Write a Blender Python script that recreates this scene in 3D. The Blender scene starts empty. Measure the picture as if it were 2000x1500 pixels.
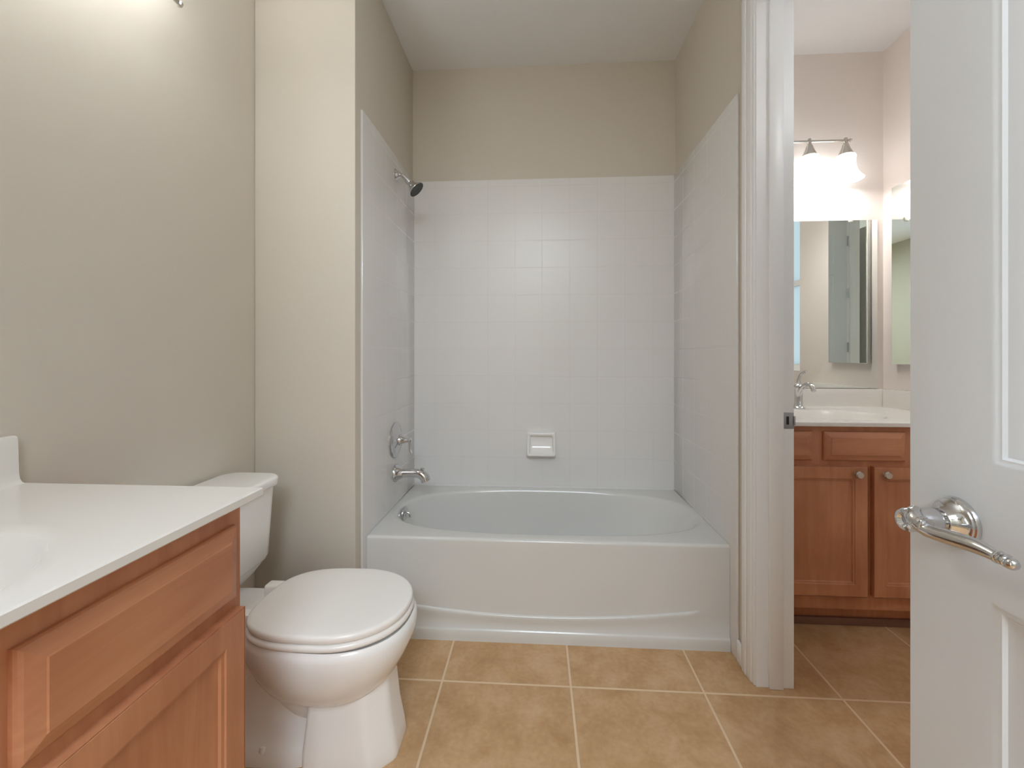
import bpy, bmesh, math, random
from mathutils import Vector, Matrix
PI = math.pi
random.seed(7)
scene = bpy.context.scene
COL = scene.collection

# ------------------------------------------------------------------ camera, world, light, exposure
H = 1.1936                                   # eye height
cam_d = bpy.data.cameras.new('camera')
cam_d.sensor_width = 36.0
cam_d.lens = 36.0 * 820 / 2000
cam_d.shift_y = -(750 - 693.5) / 2000
cam_d.clip_start = 0.02
cam = bpy.data.objects.new('camera', cam_d)
cam.location = (0, 0, H)
cam.rotation_euler = (PI / 2, 0, 0.0598)
COL.objects.link(cam)
scene.camera = cam

world = bpy.data.worlds.new('sky')
world.use_nodes = True
scene.world = world
world.node_tree.nodes['Background'].inputs[0].default_value = (0.72, 0.90, 1.16, 1)
world.node_tree.nodes['Background'].inputs[1].default_value = 2.4

scene.view_settings.view_transform = 'Standard'
scene.view_settings.look = 'None'
scene.view_settings.gamma = 1
scene.view_settings.use_curve_mapping = False
scene.view_settings.exposure = 0.15
scene.cycles.max_bounces = 12
scene.cycles.diffuse_bounces = 8
scene.cycles.glossy_bounces = 8
scene.cycles.sample_clamp_indirect = 4.0
scene.cycles.caustics_reflective = False
scene.cycles.caustics_refractive = False


def area_light(name, loc, rot, sx, sy, power, colour):
    d = bpy.data.lights.new(name, 'AREA')
    d.shape = 'RECTANGLE'
    d.size = sx
    d.size_y = sy
    d.energy = power
    d.color = colour
    o = bpy.data.objects.new(name, d)
    o.location = loc
    o.rotation_euler = rot
    COL.objects.link(o)
    return o


def bulb(name, loc, power, colour, r=0.028):
    d = bpy.data.lights.new(name, 'POINT')
    d.energy = power
    d.color = colour
    d.shadow_soft_size = r
    o = bpy.data.objects.new(name, d)
    o.location = loc
    COL.objects.link(o)
    return o


WARM = (1.0, 0.985, 0.96)
NEAR_BULB = 0.35
FAR_BULB = 3.2
# fill lights added in the unseen hall, mounted as ceiling lamps
area_light('hall_fill_light', (0.1, -0.9, 2.78), (0, 0, 0), 0.5, 0.5, 12, (0.88, 1.0, 1.14))
area_light('hall_fill_light', (0.1, -1.9, 2.79), (0, 0, 0), 1.1, 1.1, 64, (0.88, 1.0, 1.14))
# fill light added in the vanity room, out of view
area_light('vanity_room_fill_light', (1.72, 0.45, 2.80), (0, 0, 0), 0.3, 0.3, 9.5, (0.95, 0.98, 1.02))

# ------------------------------------------------------------------ plan, in metres
XL, YW, XR, YB = -1.16, 1.659, 0.789, 2.452   # left wall, wing wall, right wall, back wall
XA = -0.735                                  # alcove left wall
XV0, XV = 0.915, 1.919                       # vanity room
ZC, ZT = 2.8806, 2.2163                      # ceiling, top of wall tile
YAP, ZRIM = 1.745, 0.4247                    # tub apron, tub rim
YJ = 1.560                                   # far jamb of the side doorway
YJ2 = 0.80                                   # its near jamb
ZH = 2.50                                    # door head
YF = -0.12                                   # entry wall


# ------------------------------------------------------------------ materials
def new_mat(name):
    m = bpy.data.materials.new(name)
    m.use_nodes = True
    return m, m.node_tree.nodes, m.node_tree.links, m.node_tree.nodes['Principled BSDF']


def srgb(r, g, b):
    f = lambda c: c / 12.92 if c <= 0.04045 else ((c + 0.055) / 1.055) ** 2.4
    return (f(r / 255), f(g / 255), f(b / 255), 1)


def plain(name, col, rough=0.5, metal=0.0, bump=0.0, bscale=200, coat=0.0, spec=0.5):
    m, N, L, p = new_mat(name)
    p.inputs['Base Color'].default_value = col
    p.inputs['Roughness'].default_value = rough
    p.inputs['Metallic'].default_value = metal
    p.inputs['Specular IOR Level'].default_value = spec
    if coat:
        p.inputs['Coat Weight'].default_value = coat
        p.inputs['Coat Roughness'].default_value = 0.05
    if bump:
        tc = N.new('ShaderNodeTexCoord')
        n = N.new('ShaderNodeTexNoise')
        n.inputs['Scale'].default_value = bscale
        n.inputs['Detail'].default_value = 3
        b = N.new('ShaderNodeBump')
        b.inputs['Strength'].default_value = bump
        b.inputs['Distance'].default_value = 0.002
        L.new(tc.outputs['Object'], n.inputs['Vector'])
        L.new(n.outputs['Fac'], b.inputs['Height'])
        L.new(b.outputs['Normal'], p.inputs['Normal'])
    return m


def tile_mat(name, axes, offs, pitch, col, grout, mortar, rough, mottled=False, bumpd=0.0006, wav=0.0):
    m, N, L, p = new_mat(name)
    tc = N.new('ShaderNodeTexCoord')
    sx = N.new('ShaderNodeSeparateXYZ')
    cb = N.new('ShaderNodeCombineXYZ')
    L.new(tc.outputs['Object'], sx.inputs[0])
    for i, (a, o) in enumerate(zip(axes, offs)):
        ad = N.new('ShaderNodeMath')
        ad.operation = 'ADD'
        ad.inputs[1].default_value = o
        L.new(sx.outputs['XYZ'.index(a)], ad.inputs[0])
        L.new(ad.outputs[0], cb.inputs[i])
    br = N.new('ShaderNodeTexBrick')
    br.offset = 0
    br.squash = 1
    for k, v in (('Scale', 1), ('Mortar Size', mortar / 2), ('Mortar Smooth', 0.3), ('Bias', 0), ('Brick Width', pitch), ('Row Height', pitch)):
        br.inputs[k].default_value = v
    br.inputs['Color1'].default_value = (0, 0, 0, 1)
    br.inputs['Color2'].default_value = (1, 1, 1, 1)
    br.inputs['Mortar'].default_value = (0.5, 0.5, 0.5, 1)
    L.new(cb.outputs[0], br.inputs['Vector'])
    mx = N.new('ShaderNodeMix')
    mx.data_type = 'RGBA'
    L.new(br.outputs['Fac'], mx.inputs['Factor'])
    mx.inputs['B'].default_value = grout
    if mottled:
        n1 = N.new('ShaderNodeTexNoise')
        n1.inputs['Scale'].default_value = 9
        n1.inputs['Detail'].default_value = 6
        n1.inputs['Roughness'].default_value = 0.6
        n1.inputs['Distortion'].default_value = 0.4
        # each tile gets its own piece of the mottling
        vm = N.new('ShaderNodeVectorMath')
        vm.operation = 'MULTIPLY_ADD'
        vm.inputs[1].default_value = (3.7, 5.1, 2.3)
        L.new(br.outputs['Color'], vm.inputs[0])
        L.new(tc.outputs['Object'], vm.inputs[2])
        L.new(vm.outputs[0], n1.inputs['Vector'])
        rp = N.new('ShaderNodeValToRGB')
        rp.color_ramp.elements[0].position = 0.30
        rp.color_ramp.elements[0].color = mottled[0]
        rp.color_ramp.elements[1].position = 0.70
        rp.color_ramp.elements[1].color = mottled[2]
        e = rp.color_ramp.elements.new(0.5)
        e.color = mottled[1]
        L.new(n1.outputs['Fac'], rp.inputs['Fac'])
        n2 = N.new('ShaderNodeTexNoise')
        n2.inputs['Scale'].default_value = 60
        n2.inputs['Detail'].default_value = 4
        L.new(tc.outputs['Object'], n2.inputs['Vector'])
        m2 = N.new('ShaderNodeMix')
        m2.data_type = 'RGBA'
        m2.blend_type = 'OVERLAY'
        m2.inputs['Factor'].default_value = 0.18
        L.new(rp.outputs['Color'], m2.inputs['A'])
        L.new(n2.outputs['Fac'], m2.inputs['B'])
        L.new(m2.outputs['Result'], mx.inputs['A'])
    else:
        mx.inputs['A'].default_value = col
    L.new(mx.outputs['Result'], p.inputs['Base Color'])
    p.inputs['Roughness'].default_value = rough
    inv = N.new('ShaderNodeMath')
    inv.operation = 'SUBTRACT'
    inv.inputs[0].default_value = 1.0
    L.new(br.outputs['Fac'], inv.inputs[1])
    bp = N.new('ShaderNodeBump')
    bp.inputs['Strength'].default_value = 0.3
    bp.inputs['Distance'].default_value = bumpd
    L.new(inv.outputs[0], bp.inputs['Height'])
    last = bp
    if wav:
        nz = N.new('ShaderNodeTexNoise')
        nz.inputs['Scale'].default_value = 5
        b2 = N.new('ShaderNodeBump')
        b2.inputs['Strength'].default_value = wav
        b2.inputs['Distance'].default_value = 0.004
        L.new(tc.outputs['Object'], nz.inputs['Vector'])
        L.new(nz.outputs['Fac'], b2.inputs['Height'])
        L.new(bp.outputs['Normal'], b2.inputs['Normal'])
        last = b2
    L.new(last.outputs['Normal'], p.inputs['Normal'])
    # the grout is dull
    rr = N.new('ShaderNodeMix')
    rr.data_type = 'FLOAT'
    L.new(br.outputs['Fac'], rr.inputs['Factor'])
    rr.inputs['A'].default_value = rough
    rr.inputs['B'].default_value = 0.6
    L.new(rr.outputs['Result'], p.inputs['Roughness'])
    return m


def wood(name, grain):
    m, N, L, p = new_mat(name)
    tc = N.new('ShaderNodeTexCoord')
    mp = N.new('ShaderNodeMapping')
    s = [16, 16, 16]
    s['XYZ'.index(grain)] = 1.6
    mp.inputs['Scale'].default_value = s
    L.new(tc.outputs['Object'], mp.inputs['Vector'])
    n1 = N.new('ShaderNodeTexNoise')
    n1.inputs['Scale'].default_value = 1.5
    n1.inputs['Detail'].default_value = 8
    n1.inputs['Roughness'].default_value = 0.6
    n1.inputs['Distortion'].default_value = 0.6
    L.new(mp.outputs[0], n1.inputs['Vector'])
    n2 = N.new('ShaderNodeTexNoise')
    n2.inputs['Scale'].default_value = 4
    n2.inputs['Detail'].default_value = 2
    L.new(tc.outputs['Object'], n2.inputs['Vector'])
    ad = N.new('ShaderNodeMath')
    ad.operation = 'MULTIPLY_ADD'
    ad.inputs[1].default_value = 0.55
    L.new(n1.outputs['Fac'], ad.inputs[0])
    ml = N.new('ShaderNodeMath')
    ml.operation = 'MULTIPLY'
    ml.inputs[1].default_value = 0.45
    L.new(n2.outputs['Fac'], ml.inputs[0])
    L.new(ml.outputs[0], ad.inputs[2])
    rp = N.new('ShaderNodeValToRGB')
    rp.color_ramp.elements[0].position = 0.32
    rp.color_ramp.elements[0].color = srgb(168, 106, 74)
    rp.color_ramp.elements[1].position = 0.68
    rp.color_ramp.elements[1].color = srgb(202, 144, 106)
    L.new(ad.outputs[0], rp.inputs['Fac'])
    L.new(rp.outputs['Color'], p.inputs['Base Color'])
    p.inputs['Roughness'].default_value = 0.38
    return m


M = {}
M['paint'] = plain('greige_paint', srgb(210, 203, 191), 0.55, bump=0.12, bscale=260, spec=0.3)
M['paint_hall'] = plain('taupe_hall_paint', srgb(168, 162, 146), 0.6, bump=0.1, bscale=260, spec=0.3)
M['paint_side'] = plain('pale_paint', srgb(234, 226, 221), 0.6, bump=0.1, bscale=260, spec=0.3)
M['ceiling'] = plain('ceiling_white', srgb(232, 233, 234), 0.8, bump=0.25, bscale=90, spec=0.2)
M['trim'] = plain('trim_white', srgb(240, 241, 242), 0.35)
M['door'] = plain('door_white', srgb(216, 219, 221), 0.38, bump=0.04, bscale=60)
M['porcelain'] = plain('white_porcelain', srgb(243, 242, 240), 0.10)
M['plastic'] = plain('white_seat_plastic', srgb(243, 240, 236), 0.22)
M['tub'] = plain('tub_acrylic', srgb(214, 214, 211), 0.16)
M['marble'] = plain('white_counter_marble', srgb(230, 227, 222), 0.18)
M['chrome'] = plain('chrome', (0.66, 0.66, 0.67, 1), 0.07, 1.0)
M['nickel'] = plain('brushed_nickel', (0.62, 0.60, 0.56, 1), 0.22, 1.0)
M['steel'] = plain('dull_steel', (0.42, 0.43, 0.45, 1), 0.35, 1.0)
M['dark'] = plain('painted_hole_shade', (0.01, 0.01, 0.01, 1), 0.6)  # black colour standing in for shade inside a hole
M['mirror'] = plain('mirror_glass', (0.86, 0.90, 0.87, 1), 0.0, 1.0)
M['clip'] = plain('clear_plastic_clip', srgb(225, 222, 215), 0.15)
M['wood_v'] = wood('maple_vertical', 'Z')
M['wood_y'] = wood('maple_along_y', 'Y')
M['wood_x'] = wood('maple_along_x', 'X')
M['ceramic'] = plain('white_ceramic', srgb(236, 235, 232), 0.12)
TW, TG = srgb(226, 225, 224), srgb(220, 218, 216)
PT = 0.158
M['tile_back'] = tile_mat('wall_tile_back', 'XZ', (10 * PT + 0.287, -0.438 + 10 * PT), PT, TW, TG, 0.003, 0.30, wav=0.10)
M['tile_side'] = tile_mat('wall_tile_side', 'YZ', (-YB + 20 * PT, -0.438 + 10 * PT), PT, TW, TG, 0.003, 0.11, wav=0.10)
M['floor'] = tile_mat('floor_tile', 'XY', (-0.1212 + 10 * 0.4682, -1.5205 + 10 * 0.4682), 0.4682, None, srgb(220, 196, 164), 0.009, 0.42,
                      mottled=(srgb(179, 140, 97), srgb(192, 156, 114), srgb(203, 170, 132)), bumpd=0.001)


def glow(name, col, strength):
    m, N, L, p = new_mat(name)
    p.inputs['Base Color'].default_value = (0.9, 0.88, 0.84, 1)
    p.inputs['Roughness'].default_value = 0.25
    p.inputs['Emission Color'].default_value = col
    p.inputs['Emission Strength'].default_value = strength
    return m


M['shade'] = glow('lit_frosted_glass', (0.97, 0.975, 0.97, 1), 4.2)
M['shade_up'] = glow('lit_bright_glass', (0.95, 0.985, 1.0, 1), 9.6)
M['fill_dim'] = glow('soft_fill_lamp_glass', (0.97, 1.0, 1.0, 1), 0.8)  # glow for the wide added fill lamp
M['fill_disc'] = glow('fill_lamp_glass', (1.0, 0.97, 0.93, 1), 4.0)  # glow for the other added fill lamps


def pane_mat():
    m = bpy.data.materials.new('fill_window_glass')
    m.use_nodes = True
    N, L = m.node_tree.nodes, m.node_tree.links
    N.remove(N['Principled BSDF'])
    t = N.new('ShaderNodeBsdfTransparent')
    g = N.new('ShaderNodeBsdfGlossy')
    g.inputs['Roughness'].default_value = 0.02
    x = N.new('ShaderNodeMixShader')
    x.inputs[0].default_value = 0.06
    L.new(t.outputs[0], x.inputs[1])
    L.new(g.outputs[0], x.inputs[2])
    L.new(x.outputs[0], N['Material Output'].inputs['Surface'])
    return m


M['pane'] = pane_mat()


def frosted_mat():
    m = bpy.data.materials.new('frosted_blue_glass')
    m.use_nodes = True
    N, L = m.node_tree.nodes, m.node_tree.links
    N.remove(N['Principled BSDF'])
    t = N.new('ShaderNodeBsdfTranslucent')
    t.inputs['Color'].default_value = (0.60, 0.60, 0.56, 1)
    g = N.new('ShaderNodeBsdfGlossy')
    g.inputs['Roughness'].default_value = 0.3
    x = N.new('ShaderNodeMixShader')
    x.inputs[0].default_value = 0.05
    L.new(t.outputs[0], x.inputs[1])
    L.new(g.outputs[0], x.inputs[2])
    L.new(x.outputs[0], N['Material Output'].inputs['Surface'])
    return m


M['frosted'] = frosted_mat()


# ------------------------------------------------------------------ helpers
def obj(name, bm, mat, parent=None, smooth=True, sharp=38):
    bmesh.ops.recalc_face_normals(bm, faces=bm.faces[:])
    if smooth:
        for f in bm.faces:
            f.smooth = True
        for e in bm.edges:
            if len(e.link_faces) == 2 and e.calc_face_angle(0) > math.radians(sharp):
                e.smooth = False
    if parent is not None:
        root = parent
        off = Vector((0, 0, 0))
        while root is not None:
            off += root.location
            root = root.parent
        bmesh.ops.translate(bm, verts=bm.verts[:], vec=-off)
    me = bpy.data.meshes.new(name)
    bm.to_mesh(me)
    bm.free()
    me.materials.append(M[mat] if isinstance(mat, str) else mat)
    o = bpy.data.objects.new(name, me)
    COL.objects.link(o)
    if parent is not None:
        o.parent = parent
    return o


def thing(name, label, cat, loc, group=None):
    o = bpy.data.objects.new(name, None)
    o.empty_display_size = 0.05
    COL.objects.link(o)
    o.location = loc
    return tag(o, label, cat, group)


def tag(o, label, cat, group=None):
    o['label'] = label
    o['category'] = cat
    if group:
        o['group'] = group
    return o


def struct(name, bm, mat, smooth=False, label=None, cat=None):
    o = obj(name, bm, mat, None, smooth)
    o['kind'] = 'structure'
    if label:
        o['label'] = label
    if cat:
        o['category'] = cat
    return o


def add_box(bm, x0, x1, y0, y1, z0, z1, bev=0.0, seg=2):
    vs = [bm.verts.new((x, y, z)) for x in (x0, x1) for y in (y0, y1) for z in (z0, z1)]
    q = [(0, 1, 3, 2), (4, 6, 7, 5), (0, 4, 5, 1), (2, 3, 7, 6), (0, 2, 6, 4), (1, 5, 7, 3)]
    fs = [bm.faces.new([vs[i] for i in f]) for f in q]
    if bev:
        es = list({e for f in fs for e in f.edges})
        bmesh.ops.bevel(bm, geom=es, offset=bev, segments=seg, profile=0.5, affect='EDGES')


def bx(*a, **k):
    bm = bmesh.new()
    add_box(bm, *a, **k)
    return bm


def frame_of(d):
    d = d.normalized()
    a = Vector((0, 0, 1)) if abs(d.z) < 0.9 else Vector((1, 0, 0))
    u = d.cross(a).normalized()
    return u, d.cross(u).normalized()


def add_lathe(bm, origin, axis, prof, n=32, cap0=True, cap1=True):
    """prof: list of (distance along axis, radius)"""
    o, d = Vector(origin), Vector(axis).normalized()
    u, v = frame_of(d)
    rings = []
    for t, r in prof:
        c = o + d * t
        if r < 1e-6:
            rings.append([bm.verts.new(c)])
        else:
            rings.append([bm.verts.new(c + (u * math.cos(2 * PI * i / n) + v * math.sin(2 * PI * i / n)) * r) for i in range(n)])
    skin(bm, rings)
    if cap0 and len(rings[0]) > 1:
        bm.faces.new(rings[0][::-1])
    if cap1 and len(rings[-1]) > 1:
        bm.faces.new(rings[-1])


def skin(bm, rings):
    for a, b in zip(rings, rings[1:]):
        if len(a) == 1 and len(b) == 1:
            continue
        n = max(len(a), len(b))
        for i in range(n):
            j = (i + 1) % n
            if len(a) == 1:
                bm.faces.new((a[0], b[i], b[j]))
            elif len(b) == 1:
                bm.faces.new((a[i], a[j], b[0]))
            else:
                bm.faces.new((a[i], a[j], b[j], b[i]))


def spline(pts, n=8):
    P = [Vector(p) for p in pts]
    P = [P[0] * 2 - P[1]] + P + [P[-1] * 2 - P[-2]]
    out = []
    for i in range(1, len(P) - 2):
        for k in range(n):
            t = k / n
            a, b, c, d = P[i - 1], P[i], P[i + 1], P[i + 2]
            out.append(0.5 * ((2 * b) + (c - a) * t + (2 * a - 5 * b + 4 * c - d) * t * t + (3 * b - a - 3 * c + d) * t ** 3))
    out.append(P[-2])
    return out


def add_tube(bm, pts, radii, n=16, smooth_n=8, flat=None):
    """swept tube through pts; radii per point; flat = optional squash factor across the second frame axis"""
    R = [Vector((r, 0, 0)) for r in radii] if not isinstance(radii, (int, float)) else [Vector((radii, 0, 0))] * len(pts)
    P = spline(pts, smooth_n) if smooth_n > 1 else [Vector(p) for p in pts]
    Q = spline(R, smooth_n) if smooth_n > 1 else R
    t0 = (P[1] - P[0]).normalized()
    u, v = frame_of(t0)
    rings = []
    for i, p in enumerate(P):
        t = (P[min(i + 1, len(P) - 1)] - P[max(i - 1, 0)]).normalized()
        u = (u - t * u.dot(t)).normalized()
        v = t.cross(u)
        r = max(Q[i].x, 1e-4)
        rings.append([bm.verts.new(p + u * r * math.cos(2 * PI * k / n) + v * r * (flat or 1) * math.sin(2 * PI * k / n)) for k in range(n)])
    skin(bm, rings)
    bm.faces.new(rings[0][::-1])
    bm.faces.new(rings[-1])


def oval(cx, cy, xf, xb, hw, n, N=64, nb=None):
    """superellipse: xf beyond cx to +x, xb to -x, half width hw in y"""
    out = []
    for i in range(N):
        t = 2 * PI * i / N
        c, s = math.cos(t), math.sin(t)
        k = (n if c >= 0 else (nb or n))
        a = xf if c >= 0 else xb
        out.append((cx + a * math.copysign(abs(c) ** (2 / k), c), cy + hw * math.copysign(abs(s) ** (2 / k), s)))
    return out


def loft(bm, secs, cap0=True, cap1=True):
    """secs: list of (z, outline)"""
    rings = [[bm.verts.new((x, y, z)) for x, y in o] for z, o in secs]
    skin(bm, rings)
    if cap0:
        bm.faces.new(rings[0][::-1])
    if cap1:
        bm.faces.new(rings[-1])


def rect_ring(x0, x1, y0, y1, cx, cy, N):
    """N points on the rectangle, seen from (cx, cy) under even angles of the normalised box, corners included"""
    out = []
    hx, hy = (x1 - x0) / 2, (y1 - y0) / 2
    for i in range(N):
        t = 2 * PI * i / N
        c, s = math.cos(t), math.sin(t)
        m = max(abs(c), abs(s))
        out.append(((x0 + x1) / 2 + hx * c / m, (y0 + y1) / 2 + hy * s / m))
    return out


def panel_slab(w, h, t, xb, zb, panels, prof, edge=None):
    """slab: front face at y=0 (towards -y), x 0..w, z 0..h, thickness t; panels = cells (i, j) worked with nested rings
    prof = [(inset, depth)]; edge = [(inset, depth)] shapes the outer edge of the front"""
    bm = bmesh.new()
    V = {}

    def vt(x, y, z):
        k = (round(x, 5), round(y, 5), round(z, 5))
        if k not in V:
            V[k] = bm.verts.new(k)
        return V[k]

    def face(p):
        q = []
        for a in p:
            v = vt(*a)
            if v not in q:
                q.append(v)
        if len(q) > 2:
            try:
                bm.faces.new(q)
            except ValueError:
                pass

    def rings(x0, x1, z0, z1, pr, sgn, y0):
        prev = None
        for ins, dep in pr:
            r = [(x0 + ins, y0 + sgn * dep, z0 + ins), (x1 - ins, y0 + sgn * dep, z0 + ins), (x1 - ins, y0 + sgn * dep, z1 - ins), (x0 + ins, y0 + sgn * dep, z1 - ins)]
            if prev:
                for i in range(4):
                    j = (i + 1) % 4
                    face((prev[i], prev[j], r[j], r[i]))
            prev = r
        return prev
    for sgn, y0 in ((1, 0.0), (-1, t)):
        if edge and sgn == 1:
            inner = rings(0, w, 0, h, edge, 1, 0.0)
            face(inner)
            continue
        for i in range(len(xb) - 1):
            for j in range(len(zb) - 1):
                a, b, c, d = xb[i], xb[i + 1], zb[j], zb[j + 1]
                if (i, j) in panels and (sgn == 1 or panels is not None and t > 0.03):
                    inner = rings(a, b, c, d, prof, sgn, y0)
                    face(inner)
                else:
                    face([(a, y0, c), (b, y0, c), (b, y0, d), (a, y0, d)])
    yf = edge[0][1] if edge else 0.0
    xs = [0, w] if edge else xb
    zs = [0, h] if edge else zb
    for i in range(len(xb) - 1):
        for z in (0, h):
            face([(xb[i], yf, z), (xb[i + 1], yf, z), (xb[i + 1], t, z), (xb[i], t, z)]) if not edge else None
    for j in range(len(zb) - 1):
        for x in (0, w):
            face([(x, yf, zb[j]), (x, yf, zb[j + 1]), (x, t, zb[j + 1]), (x, t, zb[j])]) if not edge else None
    if edge:
        for x in (0, w):
            face([(x, yf, 0), (x, yf, h), (x, t, h), (x, t, 0)])
        for z in (0, h):
            face([(0, yf, z), (w, yf, z), (w, t, z), (0, t, z)])
    return bm


def place(bm, origin, rz):
    bmesh.ops.transform(bm, verts=bm.verts[:], matrix=Matrix.Translation(Vector(origin)) @ Matrix.Rotation(rz, 4, 'Z'))
    return bm


# ------------------------------------------------------------------ the setting
T = 0.12
b = bx(-2.0, 2.3, -2.7, YB + T, -0.1, 0.0)
struct('floor', b, 'floor')
struct('ceiling', bx(-2.0, 2.3, -2.7, YB + T, ZC, ZC + 0.1), 'ceiling')
struct('wall_left', bx(XL - T, XL, YF, YB, 0, ZC), 'paint')
struct('wall_wing', bx(XL, XA, YW, YB, 0, ZC, bev=0.006), 'paint', smooth=True)
struct('wall_back', bx(XL - T, XV0 - 0.06, YB, YB + T, 0, ZC), 'paint')
b = bmesh.new()                              # wall between tub room and vanity room, with its doorway
add_box(b, XR, XV0, YJ + 0.018, YB, 0, ZC)
add_box(b, XR, XV0, YF, YJ2 - 0.018, 0, ZC)
add_box(b, XR, XV0, YJ2 - 0.018, YJ + 0.018, ZH + 0.018, ZC)
struct('wall_right', b, 'paint')
b = bmesh.new()                              # entry wall with the doorway the camera looks in from, enlarged for hall light
EX0, EX1 = -0.575, 0.585
add_box(b, XL - T, EX0, YF - T, YF, 0, ZC)
add_box(b, EX1, XV0, YF - T, YF, 0, ZC)
add_box(b, EX0, EX1, YF - T, YF, 2.80, ZC)
struct('wall_entry', b, 'paint')
HX = -1.6  # unseen hall, added to carry the fill light
HY0, HY1, HZ0, HZ1 = -1.42, -0.32, 0.30, 2.20      # opening of the added fill window, in the hall's left wall
b = bmesh.new()
add_box(b, HX - T, HX, -2.5, HY0, 0, ZC)
add_box(b, HX - T, HX, HY1, YF - T, 0, ZC)
add_box(b, HX - T, HX, HY0, HY1, 0, HZ0)
add_box(b, HX - T, HX, HY0, HY1, HZ1, ZC)
struct('wall_hall_left', b, 'paint_hall')
b = bmesh.new()
ym = (HY0 + HY1) / 2
for a in ((HY0, HY0 + 0.05, HZ0, HZ1), (HY1 - 0.05, HY1, HZ0, HZ1), (HY0 + 0.05, HY1 - 0.05, HZ0, HZ0 + 0.05), (HY0 + 0.05, HY1 - 0.05, HZ1 - 0.05, HZ1), (ym - 0.025, ym + 0.025, HZ0 + 0.05, HZ1 - 0.05)):
    add_box(b, HX - 0.09, HX - 0.05, *a)
fill_win = struct('fill_window', b, 'trim')  # unseen window added to let fill light in
obj('pane', bx(HX - 0.072, HX - 0.068, HY0 + 0.04, HY1 - 0.04, HZ0 + 0.04, HZ1 - 0.04), 'pane', fill_win)
struct('wall_hall_right', bx(XV0, XV0 + T, -2.5, -0.72, 0, ZC), 'paint')
struct('wall_hall_back', bx(-1.72, XV0 + T, -2.62, -2.5, 0, ZC), 'paint_hall')
struct('wall_vanity_back', bx(XV0 - 0.06, XV + T, YB, YB + T, 0, ZC), 'paint_side')
WY0, WY1, WZ0, WZ1 = 0.78, 1.70, 1.08, 2.36  # window opening
b = bmesh.new()
add_box(b, XV, XV + T, WY1, YB, 0, ZC)
add_box(b, XV, XV + T, -0.72, WY0, 0, ZC)
add_box(b, XV, XV + T, WY0, WY1, 0, WZ0)
add_box(b, XV, XV + T, WY0, WY1, WZ1, ZC)
struct('wall_vanity_right', b, 'paint_side')
struct('wall_vanity_front', bx(XV0, XV + T, -0.72, -0.60, 0, ZC), 'paint_side')

# window in the vanity room (the photo shows it only in the mirror)
b = bmesh.new()
for a in ((WY0, WY0 + 0.045, WZ0, WZ1), (WY1 - 0.045, WY1, WZ0, WZ1), (WY0 + 0.045, WY1 - 0.045, WZ0, WZ0 + 0.045), (WY0 + 0.045, WY1 - 0.045, WZ1 - 0.045, WZ1), (WY0 + 0.045, WY1 - 0.045, 1.72, 1.76)):
    add_box(b, XV + 0.05, XV + 0.09, *a)
win = struct('window_1', b, 'trim')
obj('pane', bx(XV + 0.068, XV + 0.072, WY0 + 0.04, WY1 - 0.04, WZ0 + 0.04, WZ1 - 0.04), 'frosted', win)

# wall tile of the tub alcove
TT = 0.011
struct('wall_tile_back', bx(XA + TT, XR - TT, YB - TT, YB, ZRIM - 0.05, ZT), 'tile_back')
struct('wall_tile_left', bx(XA, XA + TT, 1.706, YB, 0, ZT, bev=0.004), 'tile_side', smooth=True)
struct('wall_tile_right', bx(XR - TT, XR, 1.690, YB, 0, ZT, bev=0.004), 'tile_side', smooth=True)

# baseboards
struct('baseboard_right', bx(XR - 0.013, XR, 1.645, 1.690, 0, 0.085, bev=0.005), 'trim', smooth=True)
struct('baseboard_wing', bx(XL, XA + 0.0, YW - 0.013, YW, 0, 0.085, bev=0.005), 'trim', smooth=True)
struct('baseboard_left', bx(XL, XL + 0.013, 0.87, YW - 0.013, 0, 0.085, bev=0.005), 'trim', smooth=True)

# side doorway: jamb lining with stop, and casing
b = bmesh.new()
add_box(b, XR - 0.002, XV0 + 0.002, YJ, YJ + 0.018, 0, ZH)
add_box(b, XR - 0.002, XV0 + 0.002, YJ2 - 0.018, YJ2, 0, ZH)
add_box(b, XR - 0.002, XV0 + 0.002, YJ2 - 0.018, YJ + 0.018, ZH, ZH + 0.018)
add_box(b, 0.828, 0.877, YJ - 0.011, YJ, 0, ZH, bev=0.003)
add_box(b, 0.828, 0.877, YJ2, YJ2 + 0.011, 0, ZH, bev=0.003)
add_box(b, 0.828, 0.877, YJ2 + 0.011, YJ - 0.011, ZH - 0.011, ZH)
jamb = struct('trim_1', b, 'trim', smooth=True)
b = bmesh.new()
for y0, s in ((YJ + 0.004, 1), (YJ2 - 0.004, -1)):
    for k0, k1, t in ((0, 0.020, 0.009), (0.014, 0.052, 0.013), (0.048, 0.078, 0.017)):
        ya, yb = sorted((y0 + s * k0, y0 + s * k1))
        add_box(b, XR - t, XR, ya, yb, 0, ZH + 0.004 + 0.08, bev=0.004)
add_box(b, XR - 0.015, XR, YJ2 - 0.08, YJ + 0.08, ZH + 0.006, ZH + 0.085, bev=0.004)
struct('trim_2', b, 'trim', smooth=True)
# strike plate on the far jamb
b = bmesh.new()
add_box(b, 0.880, 0.916, YJ - 0.002, YJ + 0.001, 0.930, 0.988, bev=0.0008)
add_box(b, 0.912, 0.922, YJ - 0.002, YJ + 0.006, 0.942, 0.976, bev=0.0008)
sp = obj('strike_plate', b, 'steel', jamb)
sp['label'] = 'dull grey metal strike plate'
obj('strike_hole_shade', bx(0.890, 0.899, YJ - 0.0026, YJ - 0.0018, 0.945, 0.974), 'dark', sp)  # flat black patch painted for the shade in the hole


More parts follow.
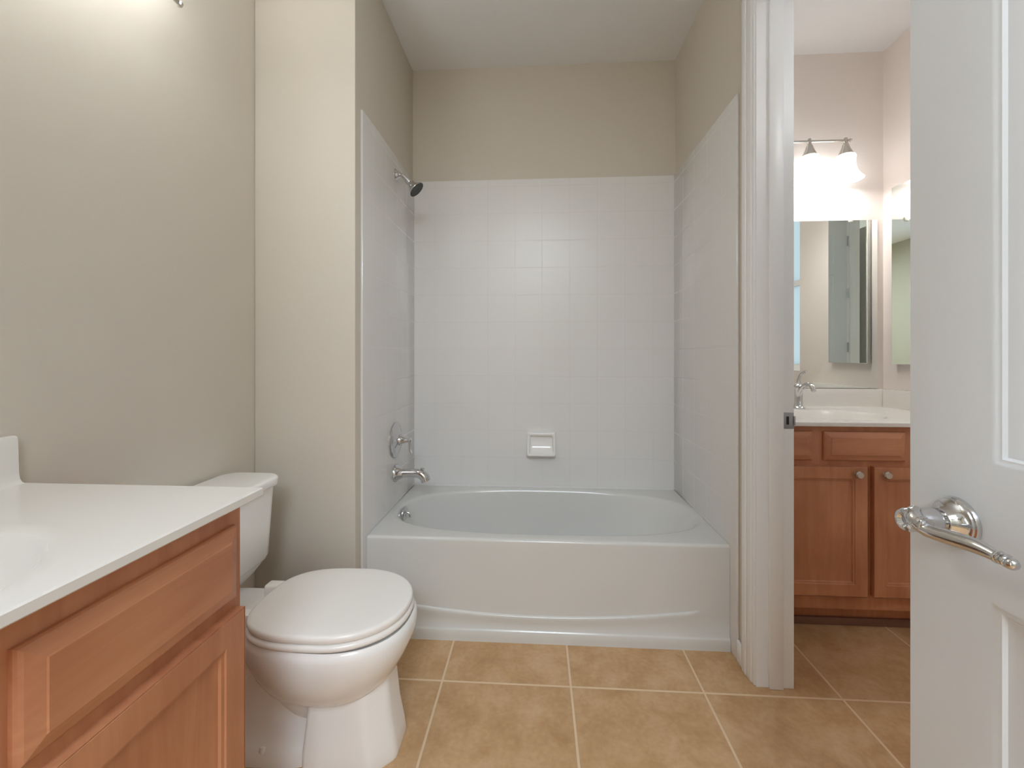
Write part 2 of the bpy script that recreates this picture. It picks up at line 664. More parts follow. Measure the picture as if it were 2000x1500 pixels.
# ------------------------------------------------------------------ six-panel doors
def door_slab(w=0.711, h=2.44):
    st, mul = 0.108, 0.10
    pw = (w - 2 * st - mul) / 2
    xb = [0, st, st + pw, st + pw + mul, w - st, w]
    zb = [0, 0.228, 0.888, 1.050, 1.93, 2.03, 2.30, h]
    pn = [(i, j) for i in (1, 3) for j in (1, 3, 5)]
    pr = [(0, 0), (0.004, 0.003), (0.009, 0.0035), (0.012, 0.007), (0.018, 0.008), (0.023, 0.011), (0.044, 0.011), (0.074, 0.004)]
    return panel_slab(w, h, 0.035, xb, zb, pn, pr)


DX, DY1 = 0.540, 0.642
# entry door: swung 90 degrees into the room; its face looks towards -X, its free edge at DY1
b = place(door_slab(), (0, 0, 0.012), 0)
# local x -> -Y (from the free edge to the hinge), local -y -> -X
bmesh.ops.transform(b, verts=b.verts[:], matrix=Matrix.Translation((DX, DY1, 0)) @ Matrix(((0, 1, 0, 0), (-1, 0, 0, 0), (0, 0, 1, 0), (0, 0, 0, 1))))
d1 = struct('door_1', b, 'door', smooth=True, label='white six-panel door with a chrome lever standing open at the right edge', cat='door')
HZ, HY = 0.980, 0.574
b = bmesh.new()                              # hub and lever
add_lathe(b, (DX - 0.014, HY, HZ), (-1, 0, 0), [(0, 0.0150), (0.004, 0.0150), (0.006, 0.0125), (0.011, 0.0125), (0.013, 0.0150), (0.018, 0.0160), (0.030, 0.0155), (0.042, 0.0145), (0.048, 0.0150), (0.052, 0.0130), (0.053, 0.009), (0.049, 0.006)], 28)
LX = DX - 0.058
add_tube(b, [(LX + 0.010, HY + 0.004, HZ + 0.010), (LX, HY - 0.006, HZ + 0.006), (LX + 0.001, HY - 0.022, HZ - 0.003), (LX + 0.007, HY - 0.046, HZ - 0.003), (LX + 0.012, HY - 0.070, HZ - 0.002), (LX + 0.014, HY - 0.090, HZ - 0.004), (LX + 0.014, HY - 0.101, HZ - 0.005)],
         [0.0080, 0.0100, 0.0085, 0.0090, 0.0085, 0.0064, 0.0055], 18)
for dy, r in ((-0.013, 0.0112), (-0.017, 0.0100), (-0.021, 0.0103)):
    add_lathe(b, (LX + 0.001, HY + dy + 0.0015, HZ + 0.001), (0.1, -1, -0.3), [(0, r * 0.85), (0.0008, r), (0.0022, r), (0.003, r * 0.85)], 20)
for dy, r in ((-0.090, 0.0074), (-0.094, 0.0066), (-0.098, 0.0072)):
    add_lathe(b, (LX + 0.014, HY + dy, HZ - 0.004), (0, -1, 0), [(0, r * 0.85), (0.0008, r), (0.0024, r), (0.003, r * 0.85)], 20)
add_lathe(b, (LX + 0.014, HY - 0.100, HZ - 0.005), (0, -1, 0), [(0, 0.0055), (0.003, 0.0066), (0.006, 0.0062), (0.009, 0.0038), (0.010, 0)], 20)
hd = obj('door_handle', b, 'chrome', d1)
hd['label'] = 'chrome lever handle'
b = bmesh.new()
add_lathe(b, (DX, HY, HZ), (-1, 0, 0), [(0, 0.0308), (0.003, 0.0308), (0.005, 0.0300), (0.006, 0.0282), (0.008, 0.0276), (0.009, 0.0258), (0.017, 0.0190), (0.019, 0.0185), (0.021, 0.0165), (0.023, 0.0160), (0.023, 0.010)], 40)
obj('rosette', b, 'chrome', hd)
# the door of the side doorway, swung into the vanity room (seen only in the mirrors)
b = door_slab(0.70)
bmesh.ops.transform(b, verts=b.verts[:], matrix=Matrix.Translation((XV0 + 0.012, YJ2 + 0.004, 0.012)) @ Matrix(((1, 0, 0, 0), (0, 1, 0, 0), (0, 0, 1, 0), (0, 0, 0, 1))))
d2 = struct('door_2', b, 'door', smooth=True, label='white six-panel door seen in the mirror of the far washroom', cat='door')
for z in (0.25, 1.22, 1.72, 2.2):
    b = bmesh.new()
    add_lathe(b, (XV0 + 0.006, YJ2 + 0.045, z), (0, 0, 1), [(0, 0.006), (0.09, 0.006)], 12)
    obj('hinge', b, 'steel', d2)


# ------------------------------------------------------------------ bathtub
tub = thing('bathtub', 'white alcove bathtub with a curved ridge along its apron', 'bathtub', (0.03, 2.09, 0))
TX0, TX1, TY1 = XA + TT + 0.001, XR - TT - 0.001, YB - TT - 0.001
NB = 120
CX, CY, AX, BYY = 0.035, 2.105, 0.722, 0.297


def tub_ring(s, zz, xr=0.0, fl=1.0):
    out = []
    for i in range(NB):
        t = 2 * PI * i / NB
        c, s_ = math.cos(t), math.sin(t)
        k = 2.9 if s_ < 0 else 2.35
        x = math.copysign(abs(c) ** (2 / k), c)
        y = math.copysign(abs(s_) ** (2 / k), s_)
        ax = AX * s - (xr if x > 0 else 0) * abs(x)
        by = BYY * (1 - (1 - s) * 1.1)
        out.append((CX + ax * x, CY + by * y, zz))
    return out


b = bmesh.new()
rings = []
RB = 0.012
outer = rect_ring(TX0, TX1, YAP + RB, TY1, CX, CY, NB)
rings.append([(x, y, ZRIM) for x, y in outer])
rings.append([(x, y, z) for x, y, z in tub_ring(1.035, ZRIM + 0.001)])
for s, z, xr in ((1.012, ZRIM - 0.001, 0), (1.0, ZRIM - 0.005, 0.0), (0.992, ZRIM - 0.015, 0.005), (0.98, ZRIM - 0.06, 0.03), (0.955, 0.28, 0.09), (0.93, 0.20, 0.15), (0.89, 0.14, 0.20), (0.82, 0.105, 0.22), (0.70, 0.092, 0.20), (0.35, 0.088, 0.10)):
    rings.append(tub_ring(s, z, xr))
vr = [[b.verts.new(p) for p in r] for r in rings]
skin(b, vr)
b.faces.new(vr[-1])
obj('basin', b, 'tub', tub, sharp=50)


def curve_z(x):
    return 0.111 + 0.082 * (x - 0.03) ** 2 / 0.75 + 0.004 * x


def sst(a, c, v):
    t = min(1, max(0, (v - a) / (c - a)))
    return t * t * (3 - 2 * t)


b = bmesh.new()
nx = 120
xs = [TX0 + (TX1 - TX0) * i / nx for i in range(nx + 1)]
rows = []
for x in xs:
    cz = curve_z(x)
    en = 1.0 - sst(0.62, 0.672, x) - sst(-0.60, -0.65, x) if x > 0 else 1.0 - sst(0.60, 0.65, -x)
    zs = [0.0, 0.02, 0.0425, 0.0475, 0.052, cz - 0.030, cz - 0.015, cz - 0.005, cz - 0.0015, cz + 0.0015, cz + 0.004, cz + 0.02, 0.24, 0.33, 0.40]
    prof = []
    for z in zs:
        y = 0.0
        if z < 0.045:
            y = -0.008
        elif z < 0.05:
            y = -0.005
        if 0.05 < z < cz:
            y = -0.0075 * en * sst(0.052, cz - 0.004, z)
            if z > cz - 0.003:
                y = -0.0055 * en
        prof.append((YAP + y, z))
    for k in range(0, 6):
        a = k / 5 * PI / 2
        prof.append((YAP + RB - RB * math.cos(a), ZRIM - RB + RB * math.sin(a)))
    rows.append([b.verts.new((x, y, z)) for y, z in prof])
for r0, r1 in zip(rows, rows[1:]):
    for k in range(len(r0) - 1):
        b.faces.new((r0[k], r1[k], r1[k + 1], r0[k + 1]))
obj('apron', b, 'tub', tub, sharp=60)
b = bmesh.new()
add_lathe(b, (-0.674, 2.085, 0.392), (1, 0, -0.10), [(0, 0.036), (0.006, 0.036), (0.011, 0.031), (0.013, 0.012), (0.016, 0.010), (0.017, 0)], 32)
ov = obj('overflow_plate', b, 'chrome', tub)
ov['label'] = 'round chrome overflow plate'
b = bmesh.new()
add_tube(b, [(-0.655, 2.085, 0.400), (-0.643, 2.085, 0.392), (-0.640, 2.083, 0.376)], [0.005, 0.005, 0.004], 10)
obj('trip_lever', b, 'chrome', ov)
b = bmesh.new()
add_lathe(b, (-0.42, 2.10, 0.088), (0, 0, 1), [(0, 0.034), (0.004, 0.033), (0.005, 0.020), (0.012, 0.018), (0.014, 0)], 28)
obj('drain', b, 'chrome', tub)

# ------------------------------------------------------------------ shower fittings
XF = XA + TT
YS = 2.115
sh = thing('shower', 'chrome shower head on a bent arm high on the left tile wall', 'shower', (XF, YS, 2.11))
b = bmesh.new()
add_lathe(b, (XF, YS, 2.118), (1, 0, 0), [(0, 0.030), (0.002, 0.030), (0.008, 0.022), (0.018, 0.015), (0.024, 0.0125)], 28)
obj('flange', b, 'chrome', sh)
b = bmesh.new()
add_tube(b, [(XF + 0.010, YS, 2.118), (XF + 0.026, YS, 2.117), (XF + 0.040, YS, 2.110), (XF + 0.056, YS, 2.093), (XF + 0.066, YS, 2.081)], 0.0100, 16)
obj('arm', b, 'chrome', sh)
b = bmesh.new()
HO, HA = (XF + 0.058, YS, 2.091), (0.70, 0, -0.71)
add_lathe(b, HO, HA, [(0, 0.0115), (0.002, 0.0145), (0.018, 0.0155), (0.022, 0.0140), (0.026, 0.0155), (0.036, 0.019), (0.048, 0.025), (0.059, 0.034), (0.066, 0.042), (0.070, 0.044), (0.073, 0.043)], 36, cap1=False)
hd_ = obj('head', b, 'chrome', sh)
b = bmesh.new()
add_lathe(b, HO, HA, [(0.0715, 0.0435), (0.073, 0.040), (0.071, 0.036), (0.072, 0.0)], 36)
o = obj('spray_face', b, plain('dark_spray_face', (0.03, 0.03, 0.03, 1), 0.4), hd_)
o['label'] = 'dark spray face'

YV = 2.105
va = thing('shower_valve', 'round chrome valve plate with lever on the tile wall above the tub spout', 'shower valve', (XF, YV, 0.76))
b = bmesh.new()
add_lathe(b, (XF, YV, 0.760), (1, 0, 0), [(0, 0.090), (0.005, 0.090), (0.010, 0.085), (0.012, 0.078), (0.010, 0.073), (0.013, 0.068), (0.022, 0.045), (0.026, 0.034), (0.024, 0.028)], 48)
obj('escutcheon', b, 'chrome', va)
b = bmesh.new()
add_lathe(b, (XF + 0.014, YV, 0.760), (1, 0, 0), [(0, 0.030), (0.008, 0.031), (0.010, 0.027), (0.022, 0.025), (0.026, 0.021), (0.046, 0.014), (0.054, 0.010), (0.058, 0.012), (0.066, 0.012), (0.070, 0.008), (0.071, 0)], 28)
obj('hub', b, 'chrome', va)
b = bmesh.new()
add_tube(b, [(XF + 0.076, YV, 0.764), (XF + 0.077, YV, 0.742), (XF + 0.078, YV, 0.715), (XF + 0.085, YV, 0.695)], [0.0075, 0.0055, 0.0065, 0.0085], 14)
obj('lever', b, 'chrome', va)

YSP = 2.112
sp_ = thing('tub_spout', 'chrome tub spout with diverter knob just above the tub rim', 'tub spout', (XF, YSP, 0.59))
b = bmesh.new()
add_lathe(b, (XF, YSP, 0.590), (1, 0, 0), [(0, 0.045), (0.004, 0.045), (0.014, 0.038), (0.030, 0.029), (0.040, 0.025)], 32)
obj('flange', b, 'chrome', sp_)
b = bmesh.new()
add_tube(b, [(XF + 0.034, YSP, 0.590), (XF + 0.07, YSP, 0.592), (XF + 0.105, YSP, 0.592), (XF + 0.132, YSP, 0.586), (XF + 0.150, YSP, 0.570), (XF + 0.158, YSP, 0.551)], [0.024, 0.022, 0.0225, 0.024, 0.025, 0.024], 24)
obj('spout', b, 'chrome', sp_)
b = bmesh.new()
add_lathe(b, (XF + 0.138, YSP, 0.596), (0.15, 0, 1), [(0, 0.006), (0.014, 0.005), (0.016, 0.010), (0.022, 0.010), (0.024, 0)], 18)
obj('diverter_knob', b, 'chrome', sp_)

# soap dish
b = bmesh.new()
SX0, SX1, SZ0, SZ1, SY = -0.058, 0.106, 0.617, 0.748, YB - TT
sd = thing('soap_dish', 'white ceramic soap dish set in the tiled back wall above the tub', 'soap dish', (0.024, SY, SZ0))


def rr(x0, x1, z0, z1, y, r=0.012, n=5):
    out = []
    for cx_, cz_, a0 in ((x1 - r, z1 - r, 0), (x0 + r, z1 - r, PI / 2), (x0 + r, z0 + r, PI), (x1 - r, z0 + r, 1.5 * PI)):
        for k in range(n + 1):
            a = a0 + k / n * PI / 2
            out.append(b.verts.new((cx_ + r * math.cos(a), y, cz_ + r * math.sin(a))))
    return out


rg = [rr(SX0 - 0.002, SX1 + 0.002, SZ0 - 0.002, SZ1 + 0.002, SY), rr(SX0, SX1, SZ0, SZ1, SY - 0.020), rr(SX0 + 0.002, SX1 - 0.002, SZ0 + 0.002, SZ1 - 0.002, SY - 0.026), rr(SX0 + 0.006, SX1 - 0.006, SZ0 + 0.006, SZ1 - 0.006, SY - 0.028),
      rr(SX0 + 0.013, SX1 - 0.013, SZ0 + 0.011, SZ1 - 0.014, SY - 0.027), rr(SX0 + 0.017, SX1 - 0.017, SZ0 + 0.016, SZ1 - 0.020, SY - 0.022), rr(SX0 + 0.020, SX1 - 0.020, SZ0 + 0.05, SZ1 - 0.024, SY - 0.004)]
# a projecting tray lip along the bottom
for v in rg[1] + rg[2] + rg[3] + rg[4]:
    f = 1 - sst(SZ0, SZ0 + 0.10, v.co.z)
    v.co.y -= 0.030 * f
skin(b, rg)
b.faces.new(rg[-1])
obj('dish', b, 'ceramic', sd, sharp=55)

# ------------------------------------------------------------------ toilet
TY = 1.270
tl = thing('toilet', 'white two-piece toilet with closed round lid beside the wooden vanity', 'toilet', (-0.72, TY, 0))
b = bmesh.new()
S = []
for z, cx, xf, xb_, hw, n in ((0.388, -0.60, 0.205, 0.28, 0.172, 2.3), (0.394, -0.60, 0.212, 0.285, 0.181, 2.3), (0.388, -0.60, 0.219, 0.292, 0.188, 2.3), (0.370, -0.60, 0.222, 0.294, 0.191, 2.3), (0.340, -0.60, 0.219, 0.288, 0.188, 2.3),
                              (0.300, -0.605, 0.206, 0.272, 0.178, 2.3), (0.255, -0.61, 0.186, 0.246, 0.160, 2.3), (0.215, -0.62, 0.160, 0.212, 0.136, 2.3), (0.180, -0.635, 0.118, 0.165, 0.100, 2.3), (0.160, -0.65, 0.06, 0.09, 0.05, 2.3)):
    S.append((z, oval(cx, TY, xf, xb_, hw, n)))
loft(b, S)


def roundpoly(pts, r, n=4):
    out = []
    m = len(pts)
    for i in range(m):
        p, q, w = Vector(pts[i - 1]), Vector(pts[i]), Vector(pts[(i + 1) % m])
        d0, d1 = (p - q).normalized(), (w - q).normalized()
        a_, c_ = q + d0 * r, q + d1 * r
        for k in range(n + 1):
            t = k / n
            z = a_ * (1 - t) ** 2 + q * 2 * t * (1 - t) + c_ * t ** 2
            out.append((z.x, z.y))
    return out


# front column of the pedestal: flat near face, chamfered towards the front
S = []
for z, x0, x1, hw in ((0.30, -0.655, -0.446, 0.092), (0.22, -0.66, -0.444, 0.097), (0.12, -0.668, -0.434, 0.103), (0.05, -0.675, -0.420, 0.108), (0.012, -0.675, -0.414, 0.110), (0.0, -0.675, -0.416, 0.109)):
    S.append((z, roundpoly([(x0, TY - hw), (x1 - 0.060, TY - hw), (x1, TY - hw * 0.45), (x1, TY + hw * 0.45), (x1 - 0.060, TY + hw), (x0, TY + hw)], 0.014)))
loft(b, S)
# rear trapway body, narrower, on a flared foot
S = []
for z, x0, x1, hw in ((0.395, -1.10, -0.74, 0.115), (0.37, -1.10, -0.74, 0.118), (0.34, -1.09, -0.72, 0.085), (0.26, -1.06, -0.66, 0.060), (0.16, -1.04, -0.64, 0.055), (0.075, -1.03, -0.64, 0.066), (0.045, -1.03, -0.62, 0.092), (0.03, -1.03, -0.62, 0.100), (0.0, -1.03, -0.62, 0.102)):
    S.append((z, oval((x0 + x1) / 2, TY, (x1 - x0) / 2, (x1 - x0) / 2, hw, 3.5)))
loft(b, S)
add_tube(b, [(-0.62, TY - 0.012, 0.15), (-0.70, TY - 0.012, 0.14), (-0.77, TY - 0.012, 0.20), (-0.83, TY - 0.012, 0.265), (-0.90, TY - 0.012, 0.24), (-0.94, TY - 0.012, 0.14), (-0.94, TY - 0.012, 0.05)], [0.05, 0.052, 0.055, 0.056, 0.056, 0.056, 0.056], 24)
obj('bowl', b, 'porcelain', tl, sharp=45)
for s in (-1, 1):
    b = bmesh.new()
    add_lathe(b, (-0.80, TY + s * 0.082, 0.03), (0, 0, 1), [(0, 0.016), (0.010, 0.016), (0.018, 0.012), (0.021, 0)], 18)
    obj('bolt_cap', b, 'plastic', tl)
# seat ring and lid
b = bmesh.new()
SC = (-0.605, TY, 0.217, 0.250, 0.187)


def seat_o(d, nb=3.0):
    return oval(SC[0], SC[1], SC[2] + d, SC[3] + d, SC[4] + d, 2.15, 80, nb)


loft(b, [(0.3975, seat_o(-0.006)), (0.3990, seat_o(-0.001)), (0.407, seat_o(0.002)), (0.4145, seat_o(-0.002)), (0.4160, seat_o(-0.009))])
obj('seat', b, 'plastic', tl, sharp=60)
b = bmesh.new()
loft(b, [(0.4195, seat_o(-0.010)), (0.4205, seat_o(-0.004)), (0.429, seat_o(-0.001)), (0.4365, seat_o(-0.003)), (0.4395, seat_o(-0.007)), (0.4405, seat_o(-0.014)), (0.4415, seat_o(-0.05)), (0.442, seat_o(-0.12))])
obj('lid', b, 'plastic', tl, sharp=60)
for s in (-1, 1):
    b = bmesh.new()
    add_box(b, -0.898, -0.840, TY + s * 0.078 - 0.020, TY + s * 0.078 + 0.020, 0.396, 0.436, bev=0.008, seg=3)
    obj('hinge', b, 'plastic', tl)


def rrect(x0, x1, y0, y1, r, N=10):
    out = []
    for cx_, cy_, a0 in ((x1 - r, y1 - r, 0), (x0 + r, y1 - r, PI / 2), (x0 + r, y0 + r, PI), (x1 - r, y0 + r, 1.5 * PI)):
        for k in range(N + 1):
            a = a0 + k / N * PI / 2
            out.append((cx_ + r * math.cos(a), cy_ + r * math.sin(a)))
    return out


def tank_o(dx, dy, r=0.055):
    return rrect(XL + 0.016, -0.942 - dx, TY - 0.218 + dy, TY + 0.218 - dy, r)


b = bmesh.new()
loft(b, [(0.400, tank_o(0.075, 0.075)), (0.412, tank_o(0.062, 0.062)), (0.440, tank_o(0.040, 0.036)), (0.464, tank_o(0.026, 0.016)), (0.470, tank_o(0.0225, 0.0145)), (0.473, tank_o(0.019, 0.010)), (0.480, tank_o(0.0180, 0.0090)),
         (0.483, tank_o(0.0150, 0.006)), (0.60, tank_o(0.008, 0.003)), (0.725, tank_o(0, 0))])
obj('tank', b, 'porcelain', tl, sharp=60)
b = bmesh.new()
LD = lambda d: rrect(XL + 0.012 + d, -0.928 - d, TY - 0.229 + d, TY + 0.229 - d, max(0.060 - d, 0.02))
loft(b, [(0.728, LD(0.008)), (0.730, LD(0.002)), (0.736, LD(0.0)), (0.750, LD(0.0)), (0.756, LD(0.002)), (0.759, LD(0.006)), (0.760, LD(0.012))])
obj('tank_lid', b, 'porcelain', tl, sharp=60)


# ------------------------------------------------------------------ vanities
def basin_top(x0, x1, y0, y1, z, th, cx, cy, a, bb, N=96, rnd=0.0025):
    """slab with an oval bowl sunk in it"""
    bm = bmesh.new()
    out = rect_ring(x0, x1, y0, y1, cx, cy, N)
    ins = rect_ring(x0 + rnd, x1 - rnd, y0 + rnd, y1 - rnd, cx, cy, N)
    R = [[(x, y, z - th) for x, y in ins], [(x, y, z - th + rnd) for x, y in out], [(x, y, z - rnd) for x, y in out], [(x, y, z) for x, y in ins]]
    for s, dz in ((1.12, 0.0), (1.04, -0.001), (1.0, -0.004), (0.97, -0.012), (0.90, -0.05), (0.78, -0.09), (0.55, -0.118), (0.2, -0.126)):
        R.append([(cx + a * s * math.cos(2 * PI * i / N), cy + bb * s * math.sin(2 * PI * i / N), z + dz) for i in range(N)])
    vr = [[bm.verts.new(p) for p in r] for r in R]
    skin(bm, vr)
    bm.faces.new(vr[-1])
    # underside around the bowl
    lo = [[bm.verts.new((cx + a * 1.06 * math.cos(2 * PI * i / N), cy + bb * 1.06 * math.sin(2 * PI * i / N), z - th)) for i in range(N)]]
    skin(bm, [lo[0], vr[0]])
    return bm


PANEL = [(0, 0), (0.052, 0), (0.055, 0.003), (0.060, 0.0045), (0.066, 0.009)]
RAISED = [(0, 0.014), (0.002, 0.010), (0.006, 0.0070), (0.025, 0.0018), (0.0265, 0.0), (0.029, 0.0)]


def cab_door(w, h, mat_name):
    e = 0.004
    return panel_slab(w, h, 0.020, [0, w], [0, h], [(0, 0)], [(0, 0.003), (0.003, 0), (0.052, 0), (0.054, 0.003), (0.060, 0.0045), (0.063, 0.009)])


ROT_NEAR = Matrix(((0, -1, 0, 0), (1, 0, 0, 0), (0, 0, 1, 0), (0, 0, 0, 1)))   # local -y -> +X, local x -> +Y
# near vanity on the left wall, its front towards +X
FX = -0.620                                  # face frame plane
NV0, NV1 = 0.02, 0.842
nv = thing('vanity_cabinet', 'reddish-brown wooden vanity cabinet in the left foreground beside the toilet', 'vanity cabinet', (-0.88, 0.43, 0))
b = bmesh.new()
add_box(b, FX - 0.019, FX, NV0, NV1, 0.10, 0.893)
for ya in (NV0, NV1 - 0.016):
    add_box(b, XL + 0.002, FX - 0.019, ya, ya + 0.016, 0.0, 0.893)
add_box(b, XL + 0.002, FX - 0.019, NV0 + 0.016, NV1 - 0.016, 0.10, 0.116)
add_box(b, FX - 0.085, FX - 0.07, NV0 + 0.016, NV1 - 0.016, 0.0, 0.10)
obj('body', b, 'wood_v', nv, smooth=False)
for y0, y1 in ((0.456, 0.820), (0.034, 0.404)):
    w = y1 - y0
    b = panel_slab(w, 0.146, 0.020, [0, w], [0, 0.146], [], PANEL, edge=RAISED)
    bmesh.ops.transform(b, verts=b.verts[:], matrix=Matrix.Translation((FX + 0.020, y0, 0.702)) @ ROT_NEAR)
    obj('drawer_front', b, 'wood_y', nv, sharp=20)
    b = cab_door(w + 0.010, 0.532, 'wood_v')
    bmesh.ops.transform(b, verts=b.verts[:], matrix=Matrix.Translation((FX + 0.020, y0, 0.145)) @ ROT_NEAR)
    obj('door', b, 'wood_v', nv, sharp=20)
nt = thing('countertop', 'white vanity top with sunken oval basin on the cabinet in the left foreground', 'countertop', (-0.87, 0.43, 0.893))
obj('slab', basin_top(XL + 0.001, -0.583, 0.0, 0.862, 0.912, 0.0185, -0.845, 0.40, 0.205, 0.225), 'marble', nt, sharp=30)
b = bmesh.new()
pf = [(XL + 0.001, 0.9115), (XL + 0.037, 0.9115), (XL + 0.030, 0.915), (XL + 0.025, 0.922), (XL + 0.0225, 0.935), (XL + 0.020, 1.008), (XL + 0.018, 1.014), (XL + 0.014, 1.016), (XL + 0.001, 1.016)]
vr = [[b.verts.new((x, y, z)) for x, z in pf] for y in (0.0, 0.857)]
skin(b, vr)
b.faces.new(vr[0][::-1])
b.faces.new(vr[1])
obj('backsplash', b, 'marble', nt)

# far vanity on the back wall of the side room, its front towards -Y
FY = 1.890
CX0, CX1 = XV0 + 0.002, XV - 0.002
fv = thing('vanity_cabinet', 'dark reddish wooden vanity cabinet with two knobs seen through the doorway', 'vanity cabinet', (1.41, 2.17, 0))
b = bmesh.new()
add_box(b, CX0, CX1, FY, FY + 0.019, 0.10, 0.888)
for xa in (CX0, CX1 - 0.016):
    add_box(b, xa, xa + 0.016, FY + 0.019, YB - 0.002, 0.0, 0.888)
add_box(b, CX0 + 0.016, CX1 - 0.016, FY + 0.019, YB - 0.002, 0.10, 0.116)
add_box(b, CX0, CX1, FY + 0.06, FY + 0.075, 0.0, 0.10)
obj('body', b, 'wood_v', fv, smooth=False)
b = bx(CX0, CX1, FY + 0.046, FY + 0.060, 0.0, 0.034, bev=0.005)
o = obj('shoe_moulding', b, plain('shoe_brown', srgb(128, 92, 78), 0.5), fv)
for x0, x1 in ((0.965, 1.183), (1.229, 1.562), (1.608, 1.855)):
    w = x1 - x0
    b = panel_slab(w, 0.126, 0.020, [0, w], [0, 0.126], [], PANEL, edge=RAISED)
    place(b, (x0, FY - 0.020, 0.740), 0)
    obj('drawer_front', b, 'wood_x', fv, sharp=20)
for x0, x1, kx in ((0.965, 1.404, 1.357), (1.427, 1.868, 1.471)):
    b = cab_door(x1 - x0, 0.556, 'wood_v')
    place(b, (x0, FY - 0.020, 0.163), 0)
    dr = obj('door', b, 'wood_v', fv, sharp=20)
    b = bmesh.new()
    add_lathe(b, (kx, FY - 0.020, 0.688), (0, -1, 0), [(0, 0.009), (0.006, 0.006), (0.010, 0.009), (0.014, 0.0155), (0.019, 0.0165), (0.024, 0.013), (0.026, 0)], 24)
    k = obj('knob', b, 'nickel', dr)
    k['label'] = 'round brushed metal knob'
ft = thing('countertop', 'white vanity top with backsplash and faucet seen through the doorway', 'countertop', (1.41, 2.17, 0.89))
obj('slab', basin_top(XV0 + 0.001, XV - 0.001, 1.862, YB - 0.001, 0.908, 0.019, 1.41, 2.125, 0.235, 0.17), 'marble', ft, sharp=30)
obj('backsplash', bx(XV0 + 0.001, XV - 0.001, YB - 0.021, YB - 0.001, 0.904, 1.006, bev=0.004), 'marble', ft)
obj('sidesplash', bx(XV - 0.021, XV - 0.001, 1.868, YB - 0.021, 0.904, 1.006, bev=0.004), 'marble', ft)
# faucet
fc = thing('faucet', 'chrome single-lever faucet on the white vanity top below the wall mirror', 'faucet', (1.402, 2.345, 0.908))
FX_, FY_ = 1.402, 2.345
b = bmesh.new()
add_lathe(b, (FX_, FY_, 0.9085), (0, 0, 1), [(0, 0.030), (0.005, 0.030), (0.010, 0.024), (0.016, 0.020), (0.06, 0.019), (0.105, 0.021), (0.115, 0.024), (0.122, 0.022), (0.130, 0.014), (0.133, 0)], 28)
obj('body', b, 'chrome', fc)
b = bmesh.new()
add_tube(b, [(FX_, FY_ - 0.005, 0.985), (FX_, FY_ - 0.035, 1.022), (FX_, FY_ - 0.075, 1.040), (FX_, FY_ - 0.110, 1.034), (FX_, FY_ - 0.128, 1.010)], [0.013, 0.0125, 0.012, 0.0115, 0.0115], 18)
obj('spout', b, 'chrome', fc)
b = bmesh.new()
add_tube(b, [(FX_, FY_, 1.034), (FX_ + 0.004, FY_ + 0.004, 1.062), (FX_ + 0.012, FY_ - 0.008, 1.094), (FX_ + 0.018, FY_ - 0.040, 1.108)], [0.010, 0.008, 0.007, 0.009], 14)
obj('lever', b, 'chrome', fc)

# wall mirror with clips
wm = thing('wall_mirror', 'large frameless mirror above the far vanity top seen through the doorway', 'mirror', (1.43, YB, 1.013))
obj('glass', bx(0.98, 1.884, YB - 0.006, YB - 0.0005, 1.010, 1.944), 'mirror', wm, smooth=False)
for x, z in ((1.743, 1.944), (1.12, 1.944)):
    obj('clip', bx(x - 0.012, x + 0.012, YB - 0.010, YB - 0.0005, z - 0.010, z + 0.014, bev=0.003), 'clip', wm)
# medicine cabinet
mc = thing('medicine_cabinet', 'tall mirrored medicine cabinet on the side wall right of the large mirror', 'medicine cabinet', (XV, 2.2, 1.145))
obj('body', bx(XV - 0.020, XV - 0.0005, 2.048, 2.356, 1.150, 2.080), 'trim', mc, smooth=False)
obj('mirror_door', bx(XV - 0.029, XV - 0.020, 2.043, 2.361, 1.145, 2.086, bev=0.002), 'mirror', mc, smooth=False)


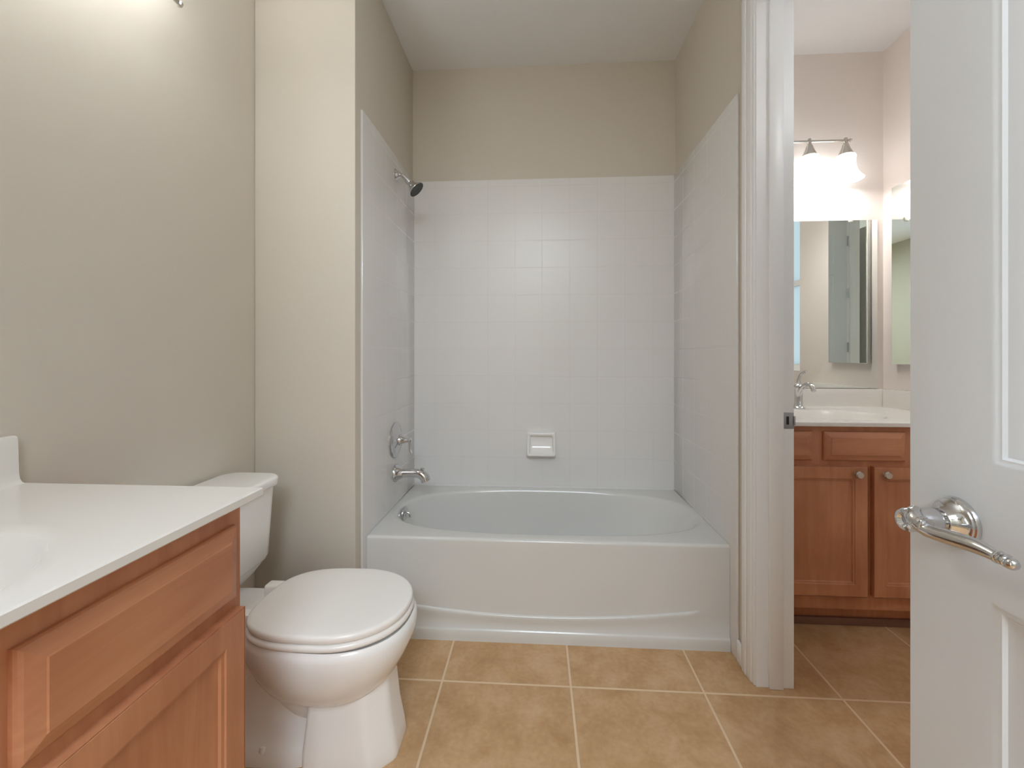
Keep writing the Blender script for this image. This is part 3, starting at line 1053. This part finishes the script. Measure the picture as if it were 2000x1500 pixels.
# ------------------------------------------------------------------ lamps
def vanity_light(name, label, org, along, out, shades, b0, b1, plate, up, power, zbar):
    """org = point on the wall plane; along = unit vector of the bar; out = unit vector off the wall"""
    A, O = Vector(along), Vector(out)
    P = lambda s, d, z: Vector((org[0], org[1], 0)) + A * s + O * d + Vector((0, 0, z))
    t = thing(name, label, 'wall lamp', P(plate, 0, zbar - 0.06))
    DB = 0.080 if up else 0.100
    b = bmesh.new()
    add_lathe(b, P(plate, 0, zbar - 0.06), out, [(0, 0.060), (0.006, 0.060), (0.012, 0.054), (0.016, 0.040), (0.026, 0.030), (0.030, 0)], 36)
    obj('backplate', b, 'nickel', t)
    b = bmesh.new()
    add_tube(b, [P(plate, 0.02, zbar - 0.06), P(plate, DB * 0.7, zbar - 0.05), P(plate, DB, zbar)], [0.010, 0.009, 0.008], 14)
    add_lathe(b, P(b0, DB, zbar), along, [(0, 0), (0.002, 0.009), (0.010, 0.010), (0.013, 0.0065), (b1 - b0 - 0.013, 0.0065), (b1 - b0 - 0.010, 0.010), (b1 - b0 - 0.002, 0.009), (b1 - b0, 0)], 18)
    obj('bar', b, 'nickel', t)
    sg = 1 if up else -1
    D = DB + (0.095 if up else 0.0)
    for s in shades:
        b = bmesh.new()
        if up:
            add_tube(b, [P(s, DB, zbar), P(s, DB + 0.03, zbar - 0.022), P(s, D - 0.02, zbar - 0.035), P(s, D, zbar - 0.028)], 0.006, 12)
            z0 = zbar - 0.030
        else:
            add_lathe(b, P(s, DB, zbar + 0.016), (0, 0, -1), [(0, 0), (0.002, 0.008), (0.008, 0.009), (0.012, 0.006), (0.018, 0.010), (0.03, 0.010)], 16)
            z0 = zbar - 0.012
        add_lathe(b, P(s, D, z0), (0, 0, sg), [(0, 0.008), (0.012, 0.015), (0.030, 0.020), (0.060, 0.033), (0.070, 0.037), (0.074, 0.036)] if not up else [(0, 0.008), (0.01, 0.02), (0.02, 0.030)], 28)
        f = obj('shade_holder', b, 'nickel', t)
        z1 = z0 + sg * (0.066 if not up else 0.016)
        b = bmesh.new()
        q = [(0, 0.034), (0.006, 0.043), (0.014, 0.046), (0.024, 0.044), (0.045, 0.043), (0.075, 0.047), (0.100, 0.055), (0.118, 0.066), (0.130, 0.077), (0.133, 0.079)]
        q = q + [(t_ - 0.001, r - 0.004) for t_, r in q[:0:-1]]
        add_lathe(b, P(s, D, z1), (0, 0, sg), q, 36, cap0=False, cap1=False)
        g = obj('shade', b, 'shade_up' if up else 'shade', t)
        g['label'] = 'lit frosted glass bell shade'
        bulb('bulb_light', P(s, D, z1 + sg * (0.100 if not up else 0.05)), power, WARM)
    return t


vanity_light('vanity_light', 'brushed metal vanity light with glowing bell shades above the far mirror', (0, YB), (1, 0, 0), (0, -1, 0), (1.092, 1.278, 1.464, 1.650), 1.062, 1.680, 1.371, False, FAR_BULB, 2.343)
vanity_light('vanity_light', 'metal light bar at the top edge of the left wall, only its tip showing', (XL, 0), (0, 1, 0), (1, 0, 0), (0.60, 0.76, 0.92, 1.08), 0.48, 1.214, 0.84, True, NEAR_BULB, 2.256)


def flush_fill_lamp(label, x, y, r, mat='fill_disc'):  # lamps added out of view to brighten the rooms
    t = thing('ceiling_fill_lamp', label, 'ceiling lamp', (x, y, ZC))
    b = bmesh.new()
    add_lathe(b, (x, y, ZC), (0, 0, -1), [(0, r), (0.02, r), (0.024, r * 0.95)], 40)
    obj('base', b, 'nickel', t)
    b = bmesh.new()
    add_lathe(b, (x, y, ZC - 0.022), (0, 0, -1), [(0, r * 0.93), (0.02, r * 0.86), (0.036, r * 0.6), (0.044, r * 0.3), (0.046, 0)], 40)
    obj('glass', b, mat, t)


flush_fill_lamp('round added fill lamp on the hall ceiling nearer the bathroom door', 0.1, -0.9, 0.18)
flush_fill_lamp('round added fill lamp on the hall ceiling farther from the bathroom door', 0.1, -1.9, 0.5, 'fill_dim')
flush_fill_lamp('round added fill lamp on the ceiling of the vanity room', 1.72, 0.45, 0.15)
